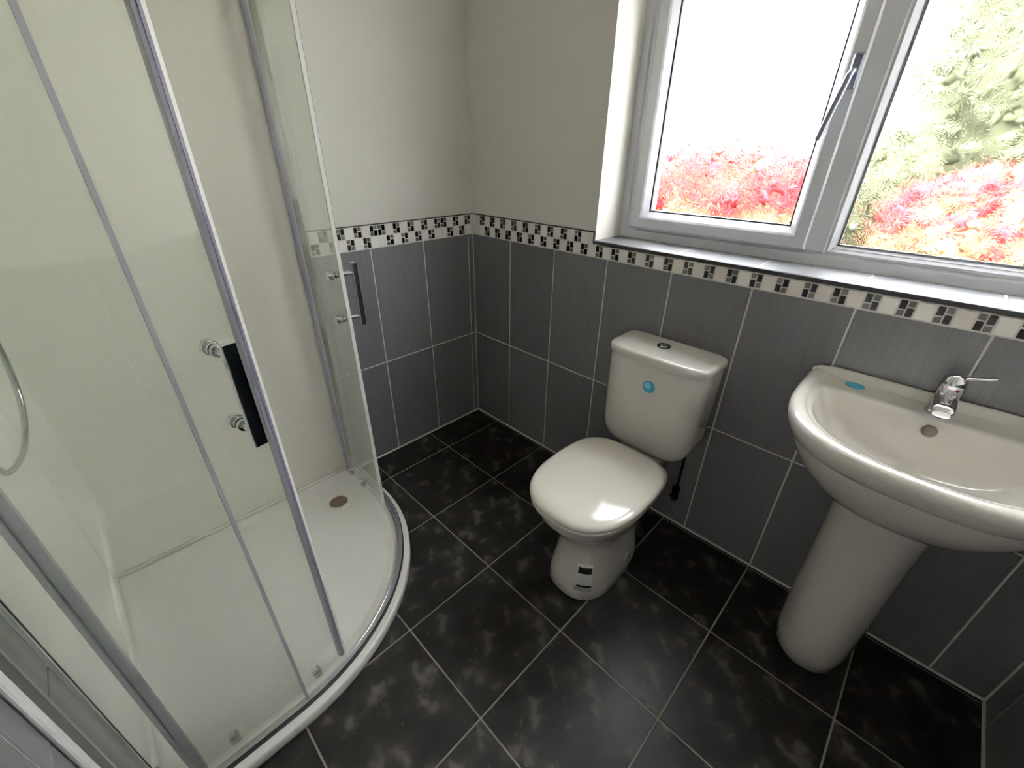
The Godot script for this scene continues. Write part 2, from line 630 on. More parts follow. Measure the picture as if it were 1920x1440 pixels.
	# south wall, behind the shower and the camera
	w = obj("wall_south", box_mesh([
		[Vector3(-0.12, -0.15, ROOM_Z + 0.006), Vector3(1.27, ROOM_Y, ROOM_Z + 0.12)],
		[Vector3(2.07, -0.15, ROOM_Z + 0.006), Vector3(ROOM_X + 0.12, ROOM_Y, ROOM_Z + 0.12)],
		[Vector3(1.27, 2.02, ROOM_Z + 0.006), Vector3(2.07, ROOM_Y, ROOM_Z + 0.12)]]), M.wall_paint)
	tag(w, "wall at the left edge of the view, white panel inside the shower and grey tiles outside", "wall", "", "structure")
	piece("shower_panel", w, M.panel_white, Vector3(0.363, ROOM_Y / 2 + 0.02, ROOM_Z), Vector3(0.714, ROOM_Y - 0.05, 0.012), 0.001)
	piece("panel_trim", w, M.white_metal, Vector3(0.7225, ROOM_Y / 2, ROOM_Z + 0.001), Vector3(0.005, ROOM_Y, 0.012), 0.001)
	piece("panel_trim_edge", w, M.dark_trim, Vector3(0.7195, ROOM_Y / 2, ROOM_Z - 0.0005), Vector3(0.003, ROOM_Y, 0.013), 0.0005)
	piece("grout", w, M.grout, Vector3(0.995, TILE_TOP / 2, ROOM_Z + 0.005), Vector3(0.54, TILE_TOP, 0.006), 0.0)
	for e in [[0.727, 0.95], [0.95, 1.2], [1.2, 1.265]]:
		wall_tile(w, e[0], e[1], 0.004, 0.508, "z", ROOM_Z, -1.0)
		wall_tile(w, e[0], e[1], 0.508, TILE_TOP, "z", ROOM_Z, -1.0)
	piece("mosaic_band", w, M.mosaic_grout, Vector3(0.995, TILE_TOP + 0.0425, ROOM_Z + 0.002), Vector3(0.54, 0.085, 0.006), 0.0)
	# east wall
	w = obj("wall_east", box_mesh([[Vector3(ROOM_X + 0.006, -0.15, p - 0.05), Vector3(ROOM_X + 0.12, ROOM_Y, ROOM_Z + 0.12)]]), M.wall_paint)
	tag(w, "wall at the lower right edge of the view, dark grey tiles", "wall", "", "structure")
	piece("grout", w, M.grout, Vector3(ROOM_X + 0.005, TILE_TOP / 2, ROOM_Z / 2), Vector3(0.006, TILE_TOP, ROOM_Z), 0.0)
	var ez := [0.0, 0.09, 0.34, 0.59, 0.84, 1.09, 1.34, ROOM_Z]
	for i in ez.size() - 1:
		wall_tile(w, ez[i], ez[i + 1], 0.004, 0.48, "x", ROOM_X, -1.0)
		wall_tile(w, ez[i], ez[i + 1], 0.48, TILE_TOP, "x", ROOM_X, -1.0)
	piece("mosaic_band", w, M.mosaic_grout, Vector3(ROOM_X + 0.002, TILE_TOP + 0.0425, ROOM_Z / 2), Vector3(0.006, 0.085, ROOM_Z), 0.0)
	piece("floor_sealant", w, M.grout, Vector3(ROOM_X - 0.002, 0.003, ROOM_Z / 2), Vector3(0.008, 0.008, ROOM_Z), 0.003)
	piece("corner_sealant", w, M.grout, Vector3(ROOM_X - 0.001, TILE_TOP / 2, 0.001), Vector3(0.006, TILE_TOP, 0.006), 0.002)
	var c := obj("ceiling", box_mesh([[Vector3(-0.12, ROOM_Y, -0.235), Vector3(ROOM_X + 0.12, ROOM_Y + 0.12, ROOM_Z + 0.12)]]), M.ceiling_paint)
	tag(c, "plain white painted ceiling above the room", "ceiling", "", "structure")


func build_window() -> void:
	var w := thing("window_1", Vector3.ZERO, "white plastic window with flower patterned obscure glass above the tiled sill", "window", "", "structure")
	var y0 := WIN_Y0 + 0.005
	var b := B.new()
	var ml := 1.312
	var mr := 1.366
	# outer frame with a stepped face, and the mullion between the two lights
	b.frame(WIN_X0, y0, WIN_X1, WIN_Y1, [Vector2(0, WIN_Z), Vector2(0.028, WIN_Z), Vector2(0.034, WIN_Z - 0.006), Vector2(0.052, WIN_Z - 0.008), Vector2(0.052, WIN_Z - 0.066), Vector2(0, WIN_Z - 0.066)])
	obj("frame", b, M.upvc, w)
	b = B.new()
	b.box(Vector3((ml + mr) / 2, (y0 + WIN_Y1) / 2, WIN_Z - 0.033), Vector3(mr - ml, WIN_Y1 - y0 - 0.07, 0.066), 0.004)
	obj("mullion", b, M.upvc, w)
	# left light: opening casement
	var s := B.new()
	var a0 := 0.740
	var a1 := ml + 0.004
	var c0 := y0 + 0.040
	var c1 := WIN_Y1 - 0.045
	s.frame(a0, c0, a1, c1, [Vector2(0, WIN_Z + 0.012), Vector2(0.004, WIN_Z + 0.016), Vector2(0.034, WIN_Z + 0.016), Vector2(0.040, WIN_Z + 0.012), Vector2(0.058, WIN_Z - 0.010), Vector2(0.058, WIN_Z - 0.05), Vector2(0, WIN_Z - 0.05)])
	var sash := obj("casement", s, M.upvc, w)
	var r := B.new()
	r.frame(a0 + 0.0565, c0 + 0.0565, a1 - 0.0565, c1 - 0.0565, [Vector2(0, WIN_Z - 0.008), Vector2(0.0045, WIN_Z - 0.010), Vector2(0.0045, WIN_Z - 0.02), Vector2(0, WIN_Z - 0.02)])
	obj("gasket", r, M.gasket, sash)
	piece("glass_pane", sash, M.patterned_glass, Vector3((a0 + a1) / 2, (c0 + c1) / 2, WIN_Z - 0.022), Vector3(a1 - a0 - 0.11, c1 - c0 - 0.11, 0.006), 0.0)
	# cranked lever handle on the casement's right stile
	var h := B.new()
	var hx := 1.301
	h.box(Vector3(hx, 1.50, WIN_Z + 0.020), Vector3(0.024, 0.075, 0.010), 0.004)
	var hand := obj("window_handle", h, M.handle_metal, sash)
	h = B.new()
	h.tube(PackedVector3Array([Vector3(hx, 1.50, WIN_Z + 0.02), Vector3(hx, 1.498, WIN_Z + 0.045), Vector3(hx - 0.002, 1.488, WIN_Z + 0.055), Vector3(hx - 0.008, 1.45, WIN_Z + 0.058), Vector3(hx - 0.018, 1.40, WIN_Z + 0.058), Vector3(hx - 0.026, 1.352, WIN_Z + 0.056)]), 0.0075, 10)
	obj("lever", h, M.handle_metal, hand)
	# right light: fixed pane held by a sloping bead
	s = B.new()
	a0 = mr
	a1 = WIN_X1 - 0.04
	c0 = y0 + 0.036
	c1 = WIN_Y1 - 0.04
	s.frame(a0, c0, a1, c1, [Vector2(0, WIN_Z - 0.004), Vector2(0.006, WIN_Z - 0.002), Vector2(0.024, WIN_Z - 0.016), Vector2(0.024, WIN_Z - 0.03), Vector2(0, WIN_Z - 0.03)])
	var bead := obj("glazing_bead", s, M.upvc, w)
	r = B.new()
	r.frame(a0 + 0.022, c0 + 0.022, a1 - 0.022, c1 - 0.022, [Vector2(0, WIN_Z - 0.013), Vector2(0.0045, WIN_Z - 0.016), Vector2(0.0045, WIN_Z - 0.024), Vector2(0, WIN_Z - 0.024)])
	obj("gasket", r, M.gasket, bead)
	piece("glass_pane", w, M.patterned_glass, Vector3((a0 + a1) / 2, (c0 + c1) / 2, WIN_Z - 0.028), Vector3(a1 - a0 - 0.042, c1 - c0 - 0.042, 0.006), 0.0)


func build_door() -> void:
	var d := thing("door_1", Vector3(1.67, 0, ROOM_Z), "plain white painted door behind the camera in the south wall", "door", "", "structure")
	piece("door_leaf", d, M.door_white, Vector3(0, 1.0, 0.03), Vector3(0.74, 1.98, 0.04), 0.003)
	piece("door_jamb", d, M.door_white, Vector3(-0.385, 1.0, 0.03), Vector3(0.03, 2.0, 0.09), 0.002)
	piece("door_jamb", d, M.door_white, Vector3(0.385, 1.0, 0.03), Vector3(0.03, 2.0, 0.09), 0.002)
	piece("door_head", d, M.door_white, Vector3(0, 2.01, 0.03), Vector3(0.8, 0.03, 0.09), 0.002)


# leaves or petals scattered over a mound
func scatter(called: String, parent: Node, m: Material, count: int, centre: Vector3, half: Vector3, size: float, shell: float, sd: int) -> void:
	var leaf := B.new()
	var rings := []
	for k in [[-0.5, 0.05], [-0.2, 0.25], [0.15, 0.27], [0.5, 0.03]]:
		rings.append(PackedVector3Array([Vector3(k[0], 0.03, 0) * size, Vector3(k[0], 0, k[1]) * size, Vector3(k[0], -0.03, 0) * size, Vector3(k[0], 0, -k[1]) * size]))
	leaf.loft(rings)
	var r := RandomNumberGenerator.new()
	r.seed = sd
	var mm := MultiMesh.new()
	mm.transform_format = MultiMesh.TRANSFORM_3D
	mm.mesh = leaf.mesh()
	mm.instance_count = count
	for i in count:
		var d := Vector3(r.randfn(), r.randfn(), r.randfn()).normalized()
		var p := centre + d * half * lerpf(shell, 1.0, r.randf())
		mm.set_instance_transform(i, Transform3D(Basis.from_euler(Vector3(r.randf() * TAU, r.randf() * TAU, r.randf() * TAU)).scaled(Vector3.ONE * r.randf_range(0.7, 1.3)), p))
	var o := MultiMeshInstance3D.new()
	o.name = called
	o.multimesh = mm
	o.material_override = m
	o.set_meta("kind", "stuff")
	parent.add_child(o, true)


func build_garden() -> void:
	var l := obj("garden_ground", box_mesh([[Vector3(-14, -0.3, -18), Vector3(14, 0.25, -0.45)]]), M.grass)
	tag(l, "pale green lawn outside, blurred behind the patterned glass", "lawn", "", "structure")
	# [name, label, x, z, half width, height, blossoms, pale]
	var list := [
		["flowering_shrub", "red blossoming shrub seen blurred low in the left window light", 0.12, -2.6, 0.72, 1.36, 900, true],
		["flowering_shrub", "red blossoming shrub seen blurred low in the right window light", 1.85, -2.7, 0.62, 1.22, 420, true],
		["leafy_shrub", "tall green leafy shrub seen blurred in the right window light", 2.75, -5.0, 2.0, 3.5, 0, false],
		["leafy_shrub", "low green leafy shrub seen blurred behind the window mullion", 0.90, -3.6, 0.5, 1.5, 0, false],
	]
	for e in list:
		var s := thing(e[0], Vector3(e[2], 0.25, e[3]), e[1], "shrub")
		var h: float = e[5] - 0.25
		var r: float = e[4]
		var st := B.new()
		for k in 5:
			var a := TAU * k / 5
			st.tube(PackedVector3Array([Vector3(cos(a) * 0.05, -0.02, sin(a) * 0.05), Vector3(cos(a) * r * 0.3, h * 0.4, sin(a) * r * 0.3), Vector3(cos(a) * r * 0.5, h * 0.8, sin(a) * r * 0.5)]), 0.012, 6)
		obj("stems", st, M.stem_brown, s)
		var mound := B.new()
		var rings := []
		var lump := FastNoiseLite.new()
		lump.seed = int(e[2] * 10) + 40
		lump.frequency = 1.3
		for i in 15:
			var a := PI * (i + 0.5) / 15 - PI / 2
			var ring := PackedVector3Array()
			for j in 32:
				var d := Vector3(cos(a) * cos(TAU * j / 32), sin(a), cos(a) * sin(TAU * j / 32))
				ring.append(Vector3(0, h * 0.52, 0) + d * Vector3(r, h * 0.49, r) * (0.88 + 0.22 * lump.get_noise_3dv(d * 1.6)))
			rings.append(ring)
		mound.loft(rings, [], true, true, true)
		obj("foliage_mass", mound, M.leaf_pale if e[7] else M.leaf, s)
		scatter("foliage", s, M.leaf_pale if e[7] else M.leaf, int(4200 * r), Vector3(0, h * 0.55, 0), Vector3(r, h * 0.5, r), 0.13, 0.82, int(e[2] * 50) + 200)
		if e[6]:
			scatter("blossoms", s, M.blossom, e[6] * 3, Vector3(0, h * 0.70, 0), Vector3(r * 1.06, h * 0.36, r * 1.06), 0.1, 0.8, int(e[2] * 50) + 300)


# plan line of the quadrant at radius r, from wall x = 0 round to wall z = ROOM_Z, between two distances along it
func quad_len(r: float) -> float:
	return QX + r * PI / 2 + (ROOM_Z - QZ)

func quad_at(r: float, s: float) -> Array:   # [point, outward direction]
	if s < QX:
		return [Vector2(s, QZ - r), Vector2(0, -1)]
	s -= QX
	if s < r * PI / 2:
		var a := s / r
		return [Vector2(QX + sin(a) * r, QZ - cos(a) * r), Vector2(sin(a), -cos(a))]
	return [Vector2(QX + r, QZ + s - r * PI / 2), Vector2(1, 0)]

func quad_wall(b: B, r: float, thick: float, s0: float, s1: float, y0: float, y1: float) -> void:
	var n := maxi(2, int((s1 - s0) / 0.012))
	var i := PackedVector2Array()
	var o := PackedVector2Array()
	for k in n + 1:
		var p := quad_at(r, lerpf(s0, s1, float(k) / n))
		i.append(p[0] - p[1] * thick / 2)
		o.append(p[0] + p[1] * thick / 2)
	b.sweep(i, o, y0, y1)


func tray_ring(inset: float, wall_inset: float, y: float) -> PackedVector3Array:
	var r := 0.6 - inset
	var p := PackedVector3Array()
	var x0 := 0.008 + wall_inset
	var z1 := ROOM_Z - 0.008 - wall_inset
	for k in 8:
		p.append(Vector3(lerpf(x0, QX, k / 8.0), y, QZ - r))
	for k in 48:
		var a := PI / 2 * k / 48
		p.append(Vector3(QX + sin(a) * r, y, QZ - cos(a) * r))
	for k in 8:
		p.append(Vector3(QX + r, y, lerpf(QZ, z1, k / 8.0)))
	for k in 24:
		p.append(Vector3(lerpf(QX + r, x0, k / 24.0), y, z1))
	for k in 24:
		p.append(Vector3(x0, y, lerpf(z1, QZ - r, k / 24.0)))
	return p


const DRAIN := Vector3(0.165, 0, 0.925)

func around_drain(ring: PackedVector3Array, r: float, y: float) -> PackedVector3Array:
	var p := PackedVector3Array()
	for a in ring:
		var d := Vector3(a.x - DRAIN.x, 0, a.z - DRAIN.z).normalized()
		p.append(Vector3(DRAIN.x + d.x * r, y, DRAIN.z + d.z * r))
	return p


func build_tray() -> void:
	var t := thing("shower_tray", Vector3.ZERO, "low white quadrant shower tray on the floor in the corner", "shower tray")
	var b := B.new()
	var inner := tray_ring(0.088, 0.045, 0.026)
	var rings := [tray_ring(0.004, 0, 0.0), tray_ring(0.0, 0, 0.006), tray_ring(0.0, 0, 0.034), tray_ring(0.002, 0, 0.038), tray_ring(0.006, 0, 0.040), tray_ring(0.056, 0.02, 0.040), tray_ring(0.062, 0.024, 0.0392), tray_ring(0.080, 0.038, 0.0275), inner]
	var mix := PackedVector3Array()
	var c0 := around_drain(inner, 0.054, 0.0205)
	for i in inner.size():
		mix.append(inner[i].lerp(c0[i], 0.12) - Vector3(0, 0.0006, 0))
	rings.append_array([mix, c0, around_drain(inner, 0.05, 0.0195), around_drain(inner, 0.036, 0.0165), around_drain(inner, 0.034, 0.015), around_drain(inner, 0.033, 0.005)])
	b.loft(rings, [14])
	obj("tray_body", b, M.acrylic, t)
	b = B.new()
	b.lathe([Vector2(0.0325, 0.006), Vector2(0.0325, 0.0072), Vector2(0.015, 0.0066), Vector2(0.004, 0.0064)], Transform3D(Basis(), DRAIN), 32)
	b.lathe([Vector2(0.0335, 0.0150), Vector2(0.0340, 0.0165), Vector2(0.0325, 0.0165), Vector2(0.0322, 0.0075)], Transform3D(Basis(), DRAIN), 32)
	obj("drain_waste", b, M.drain_brown, t)
	b = B.new()
	var hoop := []
	for q in [Vector2(0.0345, 0.0162), Vector2(0.037, 0.0205), Vector2(0.044, 0.0218), Vector2(0.050, 0.0224), Vector2(0.053, 0.0216), Vector2(0.054, 0.0185), Vector2(0.045, 0.0155), Vector2(0.0345, 0.0162)]:
		hoop.append(around_drain(inner, q.x, q.y))
	b.loft(hoop, [], false, false)
	obj("drain_ring", b, M.sealant, t)
	b = B.new()
	b.lathe([Vector2(0.024, 0.0072), Vector2(0.024, 0.0082), Vector2(0.020, 0.0084), Vector2(0.004, 0.0084)], Transform3D(Basis(), DRAIN + Vector3(-0.004, 0, 0.004)), 28)
	obj("drain_shade", b, M.stem_brown, t)  # darker disc, shade painted in so the drain looks deeper
	b = B.new()
	b.tube(PackedVector3Array([Vector3(0.0095, 0.0415, 0.80), Vector3(0.0095, 0.0415, ROOM_Z - 0.0095), Vector3(0.0096, 0.0415, ROOM_Z - 0.0095)]), 0.0085, 8)
	b.tube(PackedVector3Array([Vector3(0.0095, 0.0415, ROOM_Z - 0.0095), Vector3(0.72, 0.0415, ROOM_Z - 0.0095)]), 0.0085, 8)
	obj("sealant_bead", b, M.sealant, t)


func bar_handle(parent: Node, r: float, s: float, y: float, length: float, gap: float) -> void:
	var p := quad_at(r, s)
	var o := Vector3(p[1].x, 0, p[1].y)
	var q := Vector3(p[0].x, y, p[0].y)
	var side := Vector3(-o.z, 0, o.x)
	var frame_at := Transform3D(Basis(side, Vector3.UP, o), q + o * 0.052)
	var bar := B.new()
	bar.box(Vector3.ZERO, Vector3(0.022, length, 0.013), 0.0012)
	var h := obj("bar_handle", bar, M.chrome, parent)
	h.transform = frame_at
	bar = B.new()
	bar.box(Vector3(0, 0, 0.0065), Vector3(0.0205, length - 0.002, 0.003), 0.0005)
	for y1 in [gap / 2, -gap / 2]:
		var st := B.new()
		var ax := Transform3D(Basis(Vector3.RIGHT, Vector3.FORWARD, Vector3.UP), Vector3(0, y1, 0))
		# outside standoff, rosette against the glass, knob inside
		st.lathe([Vector2(0.0065, 0.004), Vector2(0.0065, 0.040), Vector2(0.011, 0.041), Vector2(0.011, 0.049)], ax, 20, [1, 2])
		st.lathe([Vector2(0.011, 0.055), Vector2(0.011, 0.060), Vector2(0.008, 0.061), Vector2(0.008, 0.065), Vector2(0.0135, 0.066), Vector2(0.0135, 0.080), Vector2(0.012, 0.083)], ax, 20, [1, 2, 3, 4, 5])
		var k := obj("standoff", st, M.chrome, parent)
		k.transform = frame_at
	var f := obj("handle_dark_reflection", bar, M.black_reflection, parent)  # dark reflection of the chrome bar, put on as a black face
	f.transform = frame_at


func build_enclosure() -> void:
	var e := thing("shower_enclosure", Vector3.ZERO, "curved quadrant shower enclosure with two sliding glass doors and chrome rails", "shower enclosure")
	var top := 1.95
	var rf := 0.566
	var rd := 0.540
	var lf := quad_len(rf)
	var ld := quad_len(rd)
	var b := B.new()
	quad_wall(b, 0.566, 0.020, 0.012, quad_len(0.566) - 0.012, 0.0402, 0.0465)
	quad_wall(b, 0.574, 0.004, 0.012, quad_len(0.574) - 0.012, 0.0455, 0.056)
	quad_wall(b, 0.557, 0.003, 0.012, quad_len(0.557) - 0.012, 0.0455, 0.050)
	obj("bottom_rail", b, M.satin_metal, e)
	b = B.new()
	quad_wall(b, 0.5775, 0.0035, 0.03, quad_len(0.5775) - 0.03, 0.0405, 0.0555)
	obj("rail_dark_reflection", b, M.gasket, e)  # dark strip painting in the floor reflected by the rail's outer face
	b = B.new()
	quad_wall(b, 0.554, 0.05, 0.012, quad_len(0.554) - 0.012, top, top + 0.04)
	obj("top_rail", b, M.chrome, e)
	# wall profiles
	b = B.new()
	b.box(Vector3(0.020, (top + 0.04) / 2 + 0.02, QZ - rf), Vector3(0.030, top, 0.026), 0.003)
	obj("wall_profile", b, M.chrome, e)
	b = B.new()
	b.box(Vector3(0.882, (top + 0.04) / 2 + 0.02, ROOM_Z - 0.005), Vector3(0.026, top, 0.009), 0.003)
	obj("wall_profile", b, M.white_metal, e)
	b = B.new()
	b.box(Vector3(QX + rf + 0.016, (top + 0.04) / 2 + 0.02, ROOM_Z - 0.0035), Vector3(0.042, top, 0.006), 0.002)
	obj("profile_channel", b, M.dark_chrome, e)
	# fixed panes
	var fixed_right := QX + 0.030
	var fixed_left := QX + rf * deg_to_rad(86.2)
	b = B.new()
	quad_wall(b, rf, 0.006, 0.03, fixed_right, 0.050, top)
	var p := obj("fixed_pane", b, M.shower_glass, e)
	b = B.new()
	quad_wall(b, rf - 0.002, 0.013, fixed_right - 0.002, fixed_right + 0.004, 0.052, top)
	obj("edge_seal", b, M.clear_seal, p)
	b = B.new()
	quad_wall(b, rf, 0.006, fixed_left, lf - 0.008, 0.050, top)
	p = obj("fixed_pane", b, M.shower_glass, e)
	b = B.new()
	quad_wall(b, rf - 0.002, 0.013, fixed_left - 0.005, fixed_left + 0.001, 0.052, top)
	obj("edge_seal", b, M.clear_seal, p)
	# sliding doors, both pushed open
	var lead_l := QX + rd * deg_to_rad(73.0)
	var trail_l := QX + rd * PI / 2 + (1.553 - QZ)
	b = B.new()
	quad_wall(b, rd, 0.006, lead_l + 0.004, trail_l - 0.004, 0.055, top - 0.01)
	var d := obj("sliding_door", b, M.shower_glass, e)
	b = B.new()
	quad_wall(b, rd, 0.014, lead_l + 0.002, lead_l + 0.014, 0.053, top - 0.01)
	obj("magnetic_seal", b, M.clear_seal, d)
	b = B.new()
	quad_wall(b, rd, 0.012, lead_l - 0.004, lead_l + 0.002, 0.053, top - 0.01)
	obj("seal_lip", b, M.seal_white, d)
	b = B.new()
	quad_wall(b, rd, 0.016, lead_l + 0.0045, lead_l + 0.0075, 0.053, top - 0.01)
	obj("seal_core", b, M.seal_core, d)
	b = B.new()
	quad_wall(b, rd, 0.014, trail_l - 0.012, trail_l + 0.012, 0.053, top - 0.01)
	obj("edge_seal", b, M.clear_seal, d)
	b = B.new()
	quad_wall(b, rd, 0.016, trail_l + 0.001, trail_l + 0.004, 0.053, top - 0.01)
	obj("seal_core", b, M.seal_core, d)
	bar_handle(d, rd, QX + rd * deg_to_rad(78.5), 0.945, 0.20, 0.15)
	door_roller(d, rd, QX + rd * deg_to_rad(81.5))
	door_roller(d, rd, trail_l - 0.075)
	var lead_r := QX + rd * deg_to_rad(12.0)
	var trail_r := 0.05
	b = B.new()
	quad_wall(b, rd, 0.006, trail_r + 0.004, lead_r - 0.004, 0.055, top - 0.01)
	d = obj("sliding_door", b, M.shower_glass, e)
	b = B.new()
	quad_wall(b, rd, 0.010, lead_r - 0.003, lead_r + 0.003, 0.053, top - 0.01)
	obj("seal_lip", b, M.seal_white, d)
	b = B.new()
	quad_wall(b, rd, 0.014, trail_r - 0.012, trail_r + 0.010, 0.053, top - 0.01)
	obj("edge_seal", b, M.clear_seal, d)
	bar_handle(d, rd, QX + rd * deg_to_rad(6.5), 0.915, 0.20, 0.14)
	door_roller(d, rd, 0.19)
	door_roller(d, rd, 0.085)


func door_roller(parent: Node, r: float, s: float) -> void:
	var p := quad_at(r, s)
	var o := Vector3(p[1].x, 0, p[1].y)
	var b := B.new()
	b.lathe([Vector2(0.011, -0.008), Vector2(0.011, 0.004), Vector2(0.008, 0.007), Vector2(0.003, 0.007)], Transform3D(Basis(Vector3.RIGHT, Vector3.FORWARD, Vector3.UP), Vector3(0, 0.012, -0.006)), 20, [1, 2])
	b.box(Vector3(0, 0.0, -0.004), Vector3(0.020, 0.024, 0.016), 0.003)
	var k := obj("roller", b, M.chrome, parent)
	k.transform = Transform3D(Basis(Vector3(-o.z, 0, o.x), Vector3.UP, o), Vector3(p[0].x, 0.066, p[0].y))


func spline(pts: PackedVector3Array, n: int) -> PackedVector3Array:
	var c := Curve3D.new()
	for i in pts.size():
		var t := (pts[mini(i + 1, pts.size() - 1)] - pts[maxi(i - 1, 0)]) / 6.0
		c.add_point(pts[i], -t, t)
	var out := PackedVector3Array()
	var l := c.get_baked_length()
	for i in n + 1:
		out.append(c.sample_baked(l * i / n, true))
	return out


func build_mixer() -> void:
	var t := thing("shower_mixer", Vector3.ZERO, "chrome shower mixer with looping metal hose on the shower's left wall", "shower")
	var b := B.new()
	var z := ROOM_Z - 0.006
	b.lathe([Vector2(0.022, -0.15), Vector2(0.024, -0.145), Vector2(0.024, -0.09), Vector2(0.02, -0.085), Vector2(0.02, 0.085), Vector2(0.024, 0.09), Vector2(0.024, 0.145), Vector2(0.022, 0.15)], Transform3D(Basis(Vector3.UP, Vector3.LEFT, Vector3.BACK), Vector3(0.50, 1.12, z - 0.05)), 24)
	for s in [-0.075, 0.075]:
		b.lathe([Vector2(0.03, 0.0), Vector2(0.03, 0.006), Vector2(0.014, 0.012), Vector2(0.014, 0.045)], Transform3D(Basis(Vector3.RIGHT, Vector3.FORWARD, Vector3.UP), Vector3(0.50 + s, 1.12, z)), 20)
	obj("mixer_body", b, M.chrome, t)
	b = B.new()
	b.tube(PackedVector3Array([Vector3(0.26, 1.25, z - 0.05), Vector3(0.26, 1.9, z - 0.05)]), 0.010, 16)
	for y in [1.27, 1.88]:
		b.tube(PackedVector3Array([Vector3(0.26, y, z), Vector3(0.26, y, z - 0.05)]), 0.012, 12)
	obj("riser_rail", b, M.chrome, t)
	b = B.new()
	b.tube(spline(PackedVector3Array([Vector3(0.262, 1.70, z - 0.09), Vector3(0.262, 1.78, z - 0.10), Vector3(0.262, 1.86, z - 0.13)]), 8), 0.012, 14)
	b.lathe([Vector2(0.012, 0.02), Vector2(0.042, 0.0), Vector2(0.045, -0.012), Vector2(0.042, -0.018)], Transform3D(Basis(Vector3.RIGHT, -0.9), Vector3(0.262, 1.88, z - 0.15)), 28)
	obj("handset", b, M.chrome, t)
	b = B.new()
	b.tube(spline(PackedVector3Array([Vector3(0.262, 1.70, z - 0.09), Vector3(0.27, 1.4, z - 0.10), Vector3(0.275, 1.1, z - 0.10), Vector3(0.262, 0.94, 1.54), Vector3(0.245, 0.85, 1.551), Vector3(0.285, 0.79, 1.561), Vector3(0.345, 0.752, 1.575), Vector3(0.415, 0.746, 1.588), Vector3(0.485, 0.775, 1.597), Vector3(0.54, 0.88, z - 0.045), Vector3(0.56, 1.0, z - 0.05), Vector3(0.56, 1.105, z - 0.05)]), 340), 0.0062, 10, 0.0006)
	obj("hose", b, M.hose_metal, t)


const WCX := 1.083

